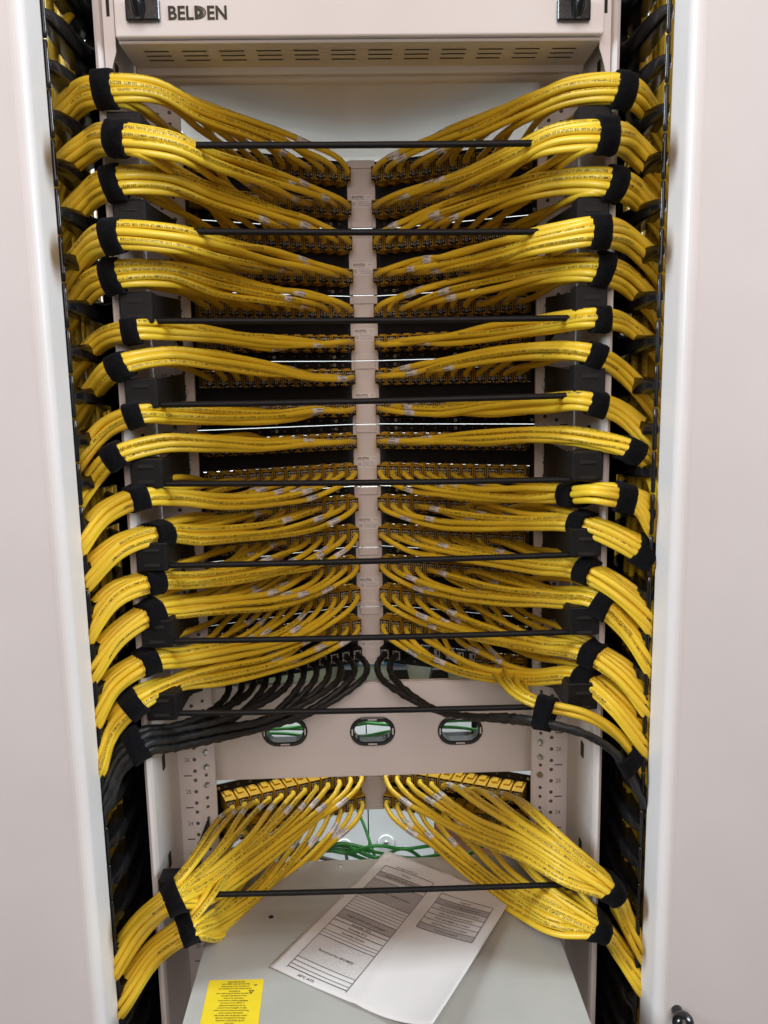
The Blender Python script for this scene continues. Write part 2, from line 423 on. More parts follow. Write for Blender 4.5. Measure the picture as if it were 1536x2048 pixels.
# ================================================================== TOP UNIT
tu = thing("rack_drawer_unit", (0, 60, 801), "white rack unit with vents and two black latches above the patch panels", "rack unit")
XL, XR = -238.8, 243.2
b = MB(); b.box(XL, XR, -130, -112, 815, 960, UNITW); b.build("front_panel", tu, bevel=2.2, seg=3)
b = MB()
prof = [(-111.5, 814.2), (-124, 814.0), (-126, 812.8), (-124, 811.2), (-64, 810.6), (-62, 809), (-58, 805.8), (-55, 805.6), (-53.5, 807), (-53.5, 812), (-60, 814.2)]
b.prism(prof, XL + 2, XR - 2, WHITE, 'x')
sl = math.atan2(-9, 60)
for k in range(12):
    xc = XL + 34 + k * (XR - XL - 68) / 11
    for q, yy in enumerate((-106, -95, -84)):
        zz = 811.2 - (yy + 124) * 0.01
        sh = -6 + q * 0
        b.add([(xc - 12.5, yy - 1.3, zz - 0.25 + 0.013), (xc + 12.5, yy - 1.3, zz - 0.25 + 0.013), (xc + 12.5, yy + 1.3, zz - 0.25 - 0.013), (xc - 12.5, yy + 1.3, zz - 0.25 - 0.013)], [(0, 1, 2, 3)], DARKHOLE)
b.build("vent_band", tu)
b = MB(); nx, ny = 24, 10; vs = []; fs = []
for j in range(ny + 1):
    for i in range(nx + 1):
        u, v = i / nx, j / ny
        x = XL + 4 + (XR - XL - 8) * u; y = -53 + v * 330
        z = 808.5 + 4.5 * v - 10.5 * v * (math.sin(math.pi * u) ** 1.6)
        vs.append((x, y, z))
for j in range(ny):
    for i in range(nx): fs.append((j * (nx + 1) + i, (j + 1) * (nx + 1) + i, (j + 1) * (nx + 1) + i + 1, j * (nx + 1) + i + 1))
b.add(vs, fs, WHITE, True)
o = b.build("bottom_plate", tu); sm = o.modifiers.new("solid", 'SOLIDIFY'); sm.thickness = 1.5 * S; sm.offset = 1
b = MB(); b.box(XL + 3, XL + 5, -111, 270, 816, 960, WHITE); b.box(XR - 5, XR - 3, -111, 270, 816, 960, WHITE); b.box(XL + 6, XR - 6, 266, 270, 816, 960, WHITE); b.build("housing", tu)
for px, flip in ((287, 1), (1146, -1)):
    p = at(px, 24, -130); b = MB()
    b.box(p[0] - 16.5, p[0] + 16.5, -136, -130.2, p[2] - 10, p[2] + 11, PLAST)
    l = b.build("latch", tu, bevel=2.0, seg=3)
    b = MB(); R = []
    for k in range(8):
        z = p[2] - 9 + k * 5.2; w = [3, 5.2, 6, 6.2, 6, 5.5, 4.8, 3.5][k]; dep = [6, 12, 15, 16, 16, 14, 12, 7][k]
        R.append([(p[0] - flip * 3.5 + w * math.cos(a) * 0.9, -136 - dep / 2 + dep / 2 * math.sin(a), z) for a in [2 * math.pi * i / 16 for i in range(16)]])
    b.ring(R, PLAST, True, True); b.build("lever", l)
# lettering on the front
b = MB(); p = at(337, 39, -130.5); sc = 17.3
xcur = p[0]
for ch in "BEL EN":
    if ch == ' ':
        # the D: a solid stroke and three nested bows
        h = 12.3
        b.box(xcur, xcur + 3.0, -130.7, -130.3, p[2], p[2] + h, INK)
        for ro, ri in ((9.6, 8.5), (8.0, 7.0), (6.5, 2.6)):
            vs = []; n = 16
            for k in range(n + 1):
                t = -math.pi / 2 + math.pi * k / n
                for rr in (ro, ri): vs.append((xcur + 2.4 + rr * math.cos(t) * 0.92, -130.6, p[2] + h / 2 + math.sin(t) * (h / 2 - (9.6 - rr) * 0.62)))
            b.add(vs, [(2 * k, 2 * k + 1, 2 * k + 3, 2 * k + 2) for k in range(n)], INK)
        xcur += 12.3
    else:
        arr = text_arr(ch, sc, 0.028, 0, 'LEFT', 0.92, 6)
        x0 = arr[0][:, 0].min()
        b.text(arr, INK, lambda x, y, xc=xcur: (xc + x - x0, -130.6, p[2] + y))
        xcur += arr[0][:, 0].max() - x0 + 0.9
b.build("lettering", tu)

# ================================================================== PATCH PANELS
def jack_mesh(shell, cap=True):
    b = MB(); w, h = 7.7, 9.9
    b.box(-w, w, 2.2, 30, -h, h, shell)                      # body
    for (x0, x1, z0, z1) in ((-w, -w + 0.75, -h, h), (w - 0.75, w, -h, h), (-w + 0.75, w - 0.75, h - 0.75, h), (-w + 0.75, -3.4, -h, -h + 0.75), (3.4, w - 0.75, -h, -h + 0.75)):
        b.box(x0, x1, 0, 2.19, z0, z1, shell)                # rim round the face
    b.box(-4.2, 4.2, 12, 26, h + 0.02, h + 2.4, shell)       # latch on top
    b.box(-3.4, 3.4, 16, 29, -h - 1.6, -h - 0.02, shell)
    return b.mesh("jack")
def cap_mesh():
    b = MB(); w, h = 6.85, 9.05
    poly = [(-w, -h), (-3.4, -h), (-3.0, -h - 2.2), (-1.4, -h - 2.2), (-1.1, -h), (1.1, -h), (1.4, -h - 2.2), (3.0, -h - 2.2), (3.4, -h), (w, -h), (w, -2.6), (w - 0.7, -2.2), (w - 0.7, 2.2), (w, 2.6), (w, h), (4.4, h), (4.0, h - 0.9), (-4.0, h - 0.9), (-4.4, h), (-w, h), (-w, 2.6), (-w + 0.7, 2.2), (-w + 0.7, -2.2), (-w, -2.6)]
    b.prism(poly, 0.5, 2.15, MATTE, 'y')
    for sx in (-1, 1):
        for z in (5.4, 2.0, -1.6, -4.9):
            b.box(sx * 4.5 - 0.9, sx * 4.5 + 0.9, -0.5, 0.49, z - 1.1, z + 1.1, CONT)
    b.box(-2.4, 2.4, 0.0, 0.49, 5.0, 6.8, CONT)
    b.disc((0, 0.49, -5.2), (0, -1, 0), 2.1, 1.3, STEEL, 12); b.disc((0, -0.82, -5.2), (0, -1, 0), 1.2, 0.2, DARKHOLE, 10)
    b.box(-3.6, 3.6, -0.35, 0.49, -3.2, 3.0, MATTE)
    return b.mesh("contact_cap")
JY, JK, CAPM = jack_mesh(YJACK), jack_mesh(MATTE), cap_mesh()
def empty_port_mesh():
    b = MB(); w, h = 7.4, 9.4
    for (x0, x1, z0, z1) in ((-w, -w + 1.5, -h, h), (w - 1.5, w, -h, h), (-w + 1.5, w - 1.5, h - 1.5, h), (-w + 1.5, w - 1.5, -h, -h + 1.5)):
        b.box(x0, x1, 22, 31, z0, z1, MATTE)
    b.box(-w + 1.5, w - 1.5, 30.5, 31, -h + 1.5, h - 1.5, TAG)  # pale plate stands in for light showing through the empty port
    b.box(-1.2, 1.2, 29.8, 30.45, -3, 3, MATTE)
    return b.mesh("empty_port")
EPM = empty_port_mesh()

def wing_mesh(side, i, top):
    """black faceplate wing: openings for 2 x 12 jacks, numerals, in the wing's own frame (x outward, y into the rack)"""
    b = MB(); hz = PP / 2 - 0.5
    x0, x1 = -0.5 * SP - 9.5, 11.5 * SP + 9
    y0, y1 = 27.5, 29.2
    zs = []
    for rr in (1, -1):
        zc = rr * DROW / 2
        zs.append((zc - 9.95, zc + 10.7))
    def bar(xa, xb, za, zb): b.box(side * xa, side * xb, y0, y1, za, zb, BLACK)
    bar(x0, x1, zs[0][1], hz); bar(x0, x1, zs[1][1], zs[0][0]); bar(x0, x1, -hz, zs[1][0])
    for (za, zb) in zs:
        bar(x0, -7.8, za, zb)
        for j in range(11): bar(j * SP + 7.8, (j + 1) * SP - 7.8, za, zb)
        bar(11 * SP + 7.8, x1, za, zb)
    for rr in (1, -1):
        for j in range(12):
            num = (12 - j if side > 0 else 13 + j) + (0 if rr > 0 else 24)
            arr = text_arr(str(num), 5.0, 0.0, 0, 'CENTER', 0.9, 1)
            zz = (DROW / 2 + 15.5) if rr > 0 else (-DROW / 2 - 18.0)
            b.text(arr, NUMC, lambda x, y, j=j, zz=zz: (side * j * SP + x, y0 - 0.15, zz + y))
    # end plate going back to the rail
    return b
wing_cache = {}
def place(o, side, k=None, j=0, z=None):
    p = jack_pos(0, j, side); o.rotation_euler = (0, 0, -side * A)
    return p

GAP_LABELS = ["topmost", "second from the top", "third from the top", "fourth from the top", "fifth from the top", "sixth from the top", "seventh from the top", "eighth from the top, half fed with black cables", "lowest, alone below the white blank panel"]
panels = []
for i in range(9):
    zc = panel_z(i)
    lab = "black angled patch panel, " + GAP_LABELS[i]
    pn = thing("patch_panel", (0, YC, zc), lab, "patch panel", "angled patch panels"); panels.append(pn)
    for side in (-1, 1):
        if side not in wing_cache: wing_cache[side] = wing_mesh(side, i, True).mesh("faceplate")
        o = link("faceplate", wing_cache[side], pn, world=False)
        o.location = (side * G * S, 0, 0); o.rotation_euler = (0, 0, -side * A)
        # stand-off screws on the faceplate
        for (xx, zz) in ((13.0, -DROW / 2 - 17.5), (13.0, DROW / 2 + 17.5), (6 * SP - 6, -DROW / 2 - 17.5), (6 * SP - 6, DROW / 2 + 17.5), (11.6 * SP, DROW / 2 + 17.5), (11.6 * SP, -DROW / 2 - 17.5)):
            key = ('scr', side, round(xx, 1), round(zz, 1))
            if key not in wing_cache:
                b = MB(); b.disc((side * xx, 27.4, zz), (0, -1, 0), 2.3, 2.2, STEEL, 6); b.disc((side * xx, 25.19, zz), (0, -1, 0), 1.1, 0.15, DARKHOLE, 8)
                wing_cache[key] = b.mesh("screw")
            q = link("screw", wing_cache[key], pn, world=False); q.location = (side * G * S, 0, 0); q.rotation_euler = (0, 0, -side * A)
        # end bracket
        key = ('end', side)
        if key not in wing_cache:
            b = MB(); hz = PP / 2 - 0.8
            xo = side * (G + (11.5 * SP + 8.6) * ca + 0); yo = YC - (11.5 * SP + 8.6) * sa + 28 * ca
            xo += side * 28 * sa
            e = [(xo - side * 2.2, yo + 1.0), (xo - side * 0.2, yo - 0.4), (side * 236, 15.0), (side * 236, 17.4), (side * 232, 17.4)]
            b.prism([(x, y - YC) for x, y in e], -hz, hz, BLACK, 'z')
            wing_cache[key] = b.mesh("end_bracket")
        q = link("end_bracket", wing_cache[key], pn, world=False)
        for rr in (0, 1):
            k = 2 * i + rr
            for j in range(12):
                kind = 'y'
                if k == 15: kind = 'b' if side < 0 else ('b' if j < 2 else ('e' if j < 8 else 'y'))
                me = {'y': JY, 'b': JK, 'e': EPM}[kind]
                jo = link("jack" if kind != 'e' else "empty_port", me, pn, world=False)
                p = jack_pos(k, j, side)
                jo.location = (p[0] * S, (p[1] - YC) * S, (p[2] - zc) * S); jo.rotation_euler = (0, 0, -side * A)
                if kind != 'e':
                    co = link("contact_cap", CAPM, jo, world=False)
    # centre strip
    b = MB(); yb = YC + 28 * ca - 2
    hz = PP / 2 - 0.5
    b.box(-19.0, 19.0, yb - YC - 2, yb - YC, -hz, hz, STRIP); o = b.build("centre_strip", pn, world=False, bevel=0.8)
    for za, zb_ in ((hz - 11, hz - 0.2), (-hz + 0.2, -hz + 9)):
        b = MB(); b.box(-14.6, 14.6, yb - YC - 4.2, yb - YC - 2.1, za, zb_, STRIP); b.build("end_cover", pn, world=False, bevel=0.8)
    b = MB(); yl = yb - YC - 2.25; zl = -9.5 if i < 8 else 14
    b.box(-14.2, 14.2, yl, yl + 0.2, zl - 8, zl + 9.5, TAG)
    b.text(text_arr("AX107321", 4.3, 0.03, 0, 'LEFT', 0.9, 1), INK, lambda x, y: (-13.4 + x, yl - 0.1, zl + 4.6 + y))
    b.text(text_arr("REV. A", 2.0, 0.0, 0, 'LEFT', 0.9, 1), INK, lambda x, y: (7.5 + x, yl - 0.1, zl + 5.4 + y))
    b.text(text_arr("PATCH PANEL 48 PORT", 1.8, 0.0, 0, 'LEFT', 0.9, 1), INK, lambda x, y: (-13.2 + x, yl - 0.1, zl + 2.4 + y))
    for q, tx in enumerate(("PAT. BELDEN.COM/P", "COMMUNICATION CIRCUIT", "ACCESSORY ASSEMBLED")):
        b.text(text_arr(tx, 1.9, 0.0, 0, 'LEFT', 0.85, 1), INK, lambda x, y, q=q: (-6.2 + x, yl - 0.1, zl - 0.8 - 2.5 * q + y))
    n = 18
    vs = [(-10.6 + r * math.cos(t), yl - 0.1, zl - 2.6 + r * math.sin(t)) for t in [2 * math.pi * q / n for q in range(n)] for r in (2.5, 2.05)]
    b.add(vs, [(2 * q, 2 * q + 1, (2 * q + 3) % (2 * n), (2 * q + 2) % (2 * n)) for q in range(n)], INK)
    b.text(text_arr("UL", 2.4, 0.03, 0, 'CENTER', 0.8, 1), INK, lambda x, y: (-10.6 + x, yl - 0.1, zl - 3.4 + y))
    b.build("sticker", pn, world=False)

# ================================================================== BLANK PANEL WITH OVAL OPENINGS
bp = thing("blank_panel", (0, 54, 20), "white blank panel with three black-rimmed oval openings", "panel")
BY = 54.0
zb0, zb1 = at(750, 1550, BY)[2], at(750, 1367, BY)[2]
ovc = [tuple(at(*q, BY)[[0, 2]]) for q in ((570, 1462), (745, 1461), (920, 1459))]
bm = bmesh.new()
def loop2(cx, cz, a, r, n=12):
    out = []
    for c0, t0 in ((cx + a, -math.pi / 2), (cx - a, math.pi / 2)):
        for k in range(n + 1):
            t = t0 + math.pi * k / n; out.append((c0 + r * math.cos(t), cz + r * math.sin(t)))
    return out
X0, X1 = -234.0, 234.0
edges = []
def addloop(pts):
    vs = [bm.verts.new((x * S, BY * S, z * S)) for x, z in pts]
    for i in range(len(vs)): edges.append(bm.edges.new((vs[i], vs[(i + 1) % len(vs)])))
addloop([(X0, zb0), (X1, zb0), (X1, zb1), (X0, zb1)])
for cx_, cz_ in ovc: addloop(loop2(cx_, cz_, 10.5, 17.0))
bmesh.ops.triangle_fill(bm, use_beauty=True, use_dissolve=False, edges=edges)
me = bpy.data.meshes.new("face"); bm.to_mesh(me); bm.free(); me.materials.append(WHITE)
o = link("face", me, bp); sm = o.modifiers.new("solid", 'SOLIDIFY'); sm.thickness = 2 * S; sm.offset = 0
b = MB(); b.box(X0, X1, BY + 1.2, BY + 9, zb1 - 0.1, zb1 + 1.4, WHITE); b.box(X0, X1, BY + 1.2, BY + 14, zb0 - 1.4, zb0 + 0.1, WHITE); b.build("flange", bp)
for cx_, cz_ in ovc:
    b = MB()
    lo = loop2(cx_, cz_, 10.5, 20.3); li = loop2(cx_, cz_, 10.5, 14.6); n = len(lo)
    R = [[(x, y, z) for (x, z) in lp] for lp, y in ((lo, BY - 1.1), (lo, BY - 3.8), (loop2(cx_, cz_, 10.5, 19.0), BY - 4.8), (loop2(cx_, cz_, 10.5, 15.6), BY - 4.8), (li, BY - 3.6), (li, BY + 12))]
    b.ring(R, PLAST, False, False)
    for dx, dz, w, h in ((0, 17.4, 6, 0.9), (0, -17.4, 6, 0.9), (-27.6, 0, 0.9, 4.5), (27.6, 0, 0.9, 4.5)):
        b.box(cx_ + dx - w, cx_ + dx + w, BY - 5.0, BY - 4.81, cz_ + dz - h, cz_ + dz + h, STRIP)
    b.build("grommet", bp)

# ================================================================== CABLE SUPPORT BARS
rod_tilt = [(289, 285.5), (462, 462.5), (641, 636), (808, 793), (967, 959), (1130, 1110), (1281, 1264), (1426, 1413), (1789, 1770)]
rod_lx = [(435, 1043), (385, 1080), (380, 1080), (380, 1040), (350, 1118), (375, 1118), (390, 1130), (365, 1068), (404, 1081)]
rodz = []
for i in range(9):
    pl, pr = at(rod_lx[i][0], rod_tilt[i][0], YR), at(rod_lx[i][1], rod_tilt[i][1], YR)
    sl = (pr[2] - pl[2]) / (pr[0] - pl[0]); z0 = pl[2] - sl * pl[0]
    lab = "black horizontal cable support bar, " + (ORD[i] + " from the top" if i < 8 else "lowest, crossing above the paper sheet")
    cs = thing("cable_support_bar", (0, YR, z0), lab, "support bar", "cable support bars")
    rodz.append((z0, sl))
    b = MB(); b.tube([(x, YR + 0.0 * x, z0 + sl * x - 1.2 * (1 - (x / 230) ** 2)) for x in np.linspace(-228, 226, 15)], 3.3, MATTE, 12); b.build("rod", cs)
    for s in (-1, 1):
        zz = z0 + sl * s * 230; zo = 3.5 if s > 0 else 0.0
        b = MB()
        xa, xb = s * 216.5, s * 249.5
        b.box(min(xa, xb), max(xa, xb), YR - 13, YR + 11, zz - 3.5 + zo, zz + 28 + zo, MATTE)
        o = b.build("bracket", cs, bevel=1.8)
        b = MB()
        for dz in (20.0, 3.5):
            b.box(s * 233 - 8.5, s * 233 + 8.5, YR - 13.4, YR - 13.1, zz + dz - 1.7, zz + dz + 1.7, DARKHOLE)
            b.box(s * 233 - 8.0, s * 233 + 8.0, YR - 14.2, YR - 13.15, zz + dz - 2.9, zz + dz - 1.9, PLAST)
        b.build("slot", o)
        b = MB(); b.prism([(YR + 11.2, zz - 3), (YR + 11.2, zz + 27), (-1.2, zz + (34 if i < 8 else 22)), (-1.2, zz - (24 if i < 8 else -4)), (-66, zz - 3)], s * 217, s * 219.5, MATTE, 'x')
        b.build("arm", o)

# ================================================================== GREY EQUIPMENT WITH PAPER AND STICKER
ZG = -172.0
ge = thing("grey_equipment", (4, -150, ZG - 100), "grey metal equipment case at the bottom of the rack, seen from above", "equipment")
b = MB(); b.box(-205, 214, -420, 39, ZG - 120, ZG, GREY); b.build("case", ge, bevel=1.2)
for px, py, Mx in ((542, 1834, DARKHOLE), (681, 1731, STEEL), (1010, 1722, STEEL), (595, 1742, GREY)):
    d = (px - 768) / F * _rt + (1024 - py) / F * _up + _fw; p = CAMP + d * ((ZG - CZ) / d[2])
    if p[1] < 36:
        b = MB(); b.disc((p[0], p[1], ZG + 0.02), (0, 0, 1), 3.2, 0.7, Mx, 14, r2=2.6); b.box(p[0] - 1.6, p[0] + 1.6, p[1] - 0.4, p[1] + 0.4, ZG + 0.73, ZG + 0.8, DARKHOLE); b.build("screw", ge)

def atz(x, y, Z):
    d = (x - 768) / F * _rt + (1024 - y) / F * _up + _fw
    return CAMP + d * ((Z - CZ) / d[2])
# paper: corners a (far), b (right), c (near right), d (left)
pa, pb_, pc, pd = atz(773, 1705, ZG), atz(1028, 1797, ZG), atz(866, 2084, ZG), atz(539, 1935, ZG)
def paper(u, v, h=0.0):
    """u along the short side (a to b), v along the long side (a to d)"""
    p = pa * (1 - u) * (1 - v) + pb_ * u * (1 - v) + pc * u * v + pd * (1 - u) * v
    z = 1.0 + 2.2 * math.sin(u * 5.0 + v * 2.0) ** 2 * (0.3 + 0.7 * u) + 16.0 * max(0, u - 0.62) ** 2 / 0.144 * (0.15 + v) + 4.0 * max(0, 0.25 - v) * 2 * (1 - u)
    z += 1.2 * math.exp(-((u - 0.52 - 0.04 * v) / 0.02) ** 2)
    return (p[0], p[1], ZG + z + h)
ps = thing("paper_sheet", tuple(pd), "white paper sheet with printed rack tables lying on the grey case", "paper")
b = MB(); n = 40; vs = [paper(i / n, j / n) for j in range(n + 1) for i in range(n + 1)]
b.add(vs, [(j * (n + 1) + i, (j + 1) * (n + 1) + i, (j + 1) * (n + 1) + i + 1, j * (n + 1) + i + 1) for j in range(n) for i in range(n)], PAPER, True)
o = b.build("sheet", ps); sm = o.modifiers.new("solid", 'SOLIDIFY'); sm.thickness = 0.15 * S
b = MB()
def patch(u0, u1, v0, v1, M, h, nu=10, nv=4):
    vs = [paper(u0 + (u1 - u0) * i / nu, v0 + (v1 - v0) * j / nv, h) for j in range(nv + 1) for i in range(nu + 1)]
    b.add(vs, [(j * (nu + 1) + i, (j + 1) * (nu + 1) + i, (j + 1) * (nu + 1) + i + 1, j * (nu + 1) + i + 1) for j in range(nv) for i in range(nu)], M)
def hline(u0, u1, v, t=0.0022): patch(u0, u1, v - t, v + t, PRINTK, 0.5, 12, 1)
def vline(u, v0, v1, t=0.0022): patch(u - t, u + t, v0, v1, PRINTK, 0.5, 1, 14)
LW, LH = np.linalg.norm(pb_ - pa), np.linalg.norm(pd - pa)
def ptext(txt, u, v, size):
    V, Fc = text_arr(txt, size, 0.02, 0, 'CENTER', 1.0, 1)
    b.add([paper(u + x / LW, v - y / LH, 0.6) for x, y in V], [tuple(f) for f in Fc], PRINTK)
U0, U1 = 0.085, 0.47
rows = [(0.115, 0.17, 'Device', None), (0.17, 0.205, 'Single sided cable manager', SHADEG), (0.205, 0.235, '', SHADEL), (0.235, 0.385, 'Reserved for Paging systems', SHADEG)]
for k in range(6): rows.append((0.385 + k * 0.0215, 0.385 + (k + 1) * 0.0215, '', None))
rows += [(0.514, 0.575, 'Single sided cable manager', SHADEG), (0.575, 0.60, 'Security UPS', None), (0.60, 0.64, 'Security DC', None), (0.64, 0.68, 'Security Server', None), (0.68, 0.70, '', None), (0.70, 0.72, '', None),
         (0.72, 0.885, 'Reserved for BIOMED', SHADEL), (0.885, 0.91, '', None), (0.91, 0.935, '', None), (0.935, 0.955, '', None)]
for v0, v1, tx, M in rows:
    if M: patch(U0, U1, v0, v1, M, 0.3)
    hline(U0, U1, v0, 0.0016 if tx == '' else 0.0022)
    if tx: ptext(tx, (U0 + U1) / 2, (v0 + v1) / 2 + 0.008, 5.0)
hline(U0, U1, 0.955); vline(U0, 0.115, 0.965); vline(U1, 0.115, 0.965)
ptext("APC ATS", U0 + 0.14, 0.985, 5.2); ptext("of 3 Rack 2 (TR 1.7)", U0 + 0.16, 0.105, 4.0)
U2, U3 = 0.56, 0.93
leg = [('Legend', None), ('1st connection provided', SHADEG), ('W/S Connectivity provided', SHADEL), ('W/S Security provided', None), ('W/S BIOMED provided', None), ('W/S Telecom provided', SHADEL), ('TNSC provided', SHADEG)]
for k, (tx, M) in enumerate(leg):
    v0, v1 = 0.16 + k * 0.041, 0.16 + (k + 1) * 0.041
    if M: patch(U2, U3, v0, v1, M, 0.3)
    hline(U2, U3, v0); ptext(tx, (U2 + U3) / 2, (v0 + v1) / 2 + 0.008, 4.8)
hline(U2, U3, 0.16 + 7 * 0.041); vline(U2, 0.16, 0.447); vline(U3, 0.16, 0.447)
b.build("printed_tables", ps)

# yellow warning sticker (reads from the far side)
s0, s1, s2, s3 = [atz(*q, ZG) for q in ((418.7, 1961), (528, 1958.7), (517, 2048), (400, 2048))]
s2 = s1 + (s2 - s1) * 1.6; s3 = s0 + (s3 - s0) * 1.6
st = thing("warning_sticker", tuple(s3), "yellow warning sticker with black print on the grey case", "sticker")
def stk(u, v, h): 
    p = s0 * (1 - u) * (1 - v) + s1 * u * (1 - v) + s2 * u * v + s3 * (1 - u) * v
    return (p[0], p[1], ZG + h)
b = MB(); b.add([stk(0, 0, 0.3), stk(1, 0, 0.3), stk(1, 1, 0.3), stk(0, 1, 0.3), stk(0, 0, 0.02), stk(1, 0, 0.02), stk(1, 1, 0.02), stk(0, 1, 0.02)], [(3, 2, 1, 0), (0, 1, 5, 4), (1, 2, 6, 5), (2, 3, 7, 6), (3, 0, 4, 7)], STICK); b.build("backing", st)
b = MB(); SW, SH = np.linalg.norm(s1 - s0), np.linalg.norm(s3 - s0)
lines = ["BEFORE SERVICING", "disconnect all power supply cords", "to reduce the risk of electric shock", "and the battery before servicing this unit", "ATTENTION", "disconnect the battery and the power cords", "before servicing this equipment", "Debrancher les cordons", "WARNING hazard of electric shock", "or energy if cover is removed", "No user serviceable parts inside", "Refer to qualified service personnel", "This unit has more than one power source", "Caution risk of electric shock", "replace only with the same battery type", "Dispose of used batteries correctly", "see the manual before connection", "CAUTION"]
for k, tx in enumerate(lines):
    v = 0.035 + k * 0.0345
    V, Fc = text_arr(tx, 3.0, 0.02, 0, 'CENTER', 0.72, 1)
    b.add([stk(0.5 - x / SW, v - 0.010 + y / SH, 0.4) for x, y in V], [tuple(f) for f in Fc], INK)
for (u, v, w) in ((0.86, 0.075, 0.035), (0.80, 0.16, 0.055)):
    b.add([stk(u - w, v, 0.45), stk(u + w, v, 0.45), stk(u, v + w * 0.9, 0.45)], [(0, 2, 1)], INK)
    b.add([stk(u - w * 0.45, v + w * 0.2, 0.5), stk(u + w * 0.45, v + w * 0.2, 0.5), stk(u, v + w * 0.58, 0.5)], [(0, 2, 1)], STICK)
for (u0, u1, v0, v1) in ((0.06, 0.94, 0.66, 0.668), (0.06, 0.075, 0.668, 1.0), (0.925, 0.94, 0.668, 1.0)):
    b.add([stk(u0, v0, 0.4), stk(u1, v0, 0.4), stk(u1, v1, 0.4), stk(u0, v1, 0.4)], [(3, 2, 1, 0)], INK)
for k in range(9):
    V, Fc = text_arr(["DANGER OF SHOCK", "DISCONNECT THE SUPPLY CORD FIRST", "servicing by trained staff only", "see the installation manual for details"][k % 4], 3.0, 0.02, 0, 'CENTER', 0.75, 1)
    b.add([stk(0.5 - x / SW, 0.69 + k * 0.034 + y / SH, 0.4) for x, y in V], [tuple(f) for f in Fc], INK)
b.build("lettering", st)

# ================================================================== CABLES
R_C = 3.65; NS = 14
PRINT = ["BELDEN DATATWIST(R) 3613 -- IBDN CABLE -- 4PR/23 E108998-RH C(UL)US CMP 90C OR (UL) CMP-LP (0.6A) OR CL3P-LP (0.6A) VERIFIED (UL) CAT 6--US PAT  BELDEN.COM/P",
         "C(UL)US CMP 90C OR (UL) CMP-LP (0.6A) OR CL3P-LP (0.6A) VERIFIED (UL) CAT 6--US PAT  BELDEN.COM/P Y3548 14 14 ROHS 0679 FT   206 MTS  BELDEN DATATWIST(R) 3613",
         "VERIFIED (UL) CAT 6--US PAT  BELDEN.COM/P 10429 14 15 ROHS 0379 FT   298 MTS  BELDEN DATATWIST(R) 3613 -- IBDN CABLE -- 4PR/23 E108998-RH C(UL)US CMP 90C"]
PARR = [text_arr(t, 4.0, 0.018, 2, 'LEFT', 0.98, 1) for t in PRINT]
IDARR = text_arr("OP-02-R-02", 3.1, 0.035, 1, 'LEFT', 0.82, 1)
HAND = {k: text_arr(k, 6.2, 0.015, 2, 'LEFT', 1.1, 1) for k in ("E 37", "E 9", "C 91", "E 17")}

def tube_arrays(P, Fr, r, n=NS, wob=None):
    ang = 2 * np.pi * np.arange(n) / n
    N = np.array([f[0] for f in Fr]); B = np.array([f[1] for f in Fr])
    rr = r if wob is None else (r * wob)[..., None]
    V = P[:, None, :] + rr * (np.cos(ang)[None, :, None] * N[:, None, :] + np.sin(ang)[None, :, None] * B[:, None, :])
    m_ = len(P); i = np.arange(m_ - 1)[:, None] * n; j = np.arange(n)[None, :]; j2 = (j + 1) % n
    Fq = np.stack([i + j, i + j2, i + n + j2, i + n + j], -1).reshape(-1, 4)
    return V.reshape(-1, 3), Fq

def wrap_text(arr, P, s, Fr, s0, th0, r, flip, n=NS, off=0.07):
    V, Fc = arr
    N = np.array([f[0] for f in Fr]); B = np.array([f[1] for f in Fr])
    x = V[:, 0]; y = V[:, 1] - 1.3
    L = x.max()
    if flip: ss = s0 + L - x; th = th0 + y / r
    else: ss = s0 + x; th = th0 - y / r
    keep = (ss > s[0]) & (ss < s[-1])
    ss_ = np.clip(ss, s[0], s[-1])
    k = np.clip(np.searchsorted(s, ss_) - 1, 0, len(s) - 2); t = ((ss_ - s[k]) / (s[k + 1] - s[k] + 1e-9))[:, None]
    dth = 2 * np.pi / n; phi = np.mod(th, dth) - dth / 2
    rf = r * math.cos(dth / 2) / np.cos(phi) + off
    d = lambda kk: np.cos(th)[:, None] * N[kk] + np.sin(th)[:, None] * B[kk]
    a = P[k] + rf[:, None] * d(k); c = P[k + 1] + rf[:, None] * d(k + 1)
    Q = a * (1 - t) + c * t
    fk = keep[Fc].all(1); Fc2 = Fc[fk]
    if len(Fc2) == 0: return None
    if not flip: Fc2 = Fc2[:, ::-1]
    used = np.unique(Fc2); mp = -np.ones(len(V), int); mp[used] = np.arange(len(used))
    return Q[used], mp[Fc2]

# twelve-in-a-circle packing (units of cable radius): x toward the viewer, y up
PACK = [(1.16 * math.cos(t), 1.16 * math.sin(t)) for t in (0.3, 0.3 + 2.094, 0.3 + 4.189)] + [(3.05 * math.cos(t), 3.05 * math.sin(t)) for t in [0.15 + k * 2 * math.pi / 9 for k in range(9)]]

PACK2 = [(-3.0 + 2.05 * c + (0.5 if r_ == 1 else -0.5) * 0.9, (r_ - 1) * 1.78) for r_ in range(3) for c in range(4)]
def ydepth(px, cen, front=False):
    d = abs(px - cen)
    if front: return float(np.interp(d, [60, 89, 165, 250, 346, 410, 456, 480], [112, 100, 30, -52, -128, -158, -174, -180]))
    return float(np.interp(d, [60, 89, 165, 250, 346, 410, 456, 480], [112, 100, 40, -20, -76, -110, -136, -148]))

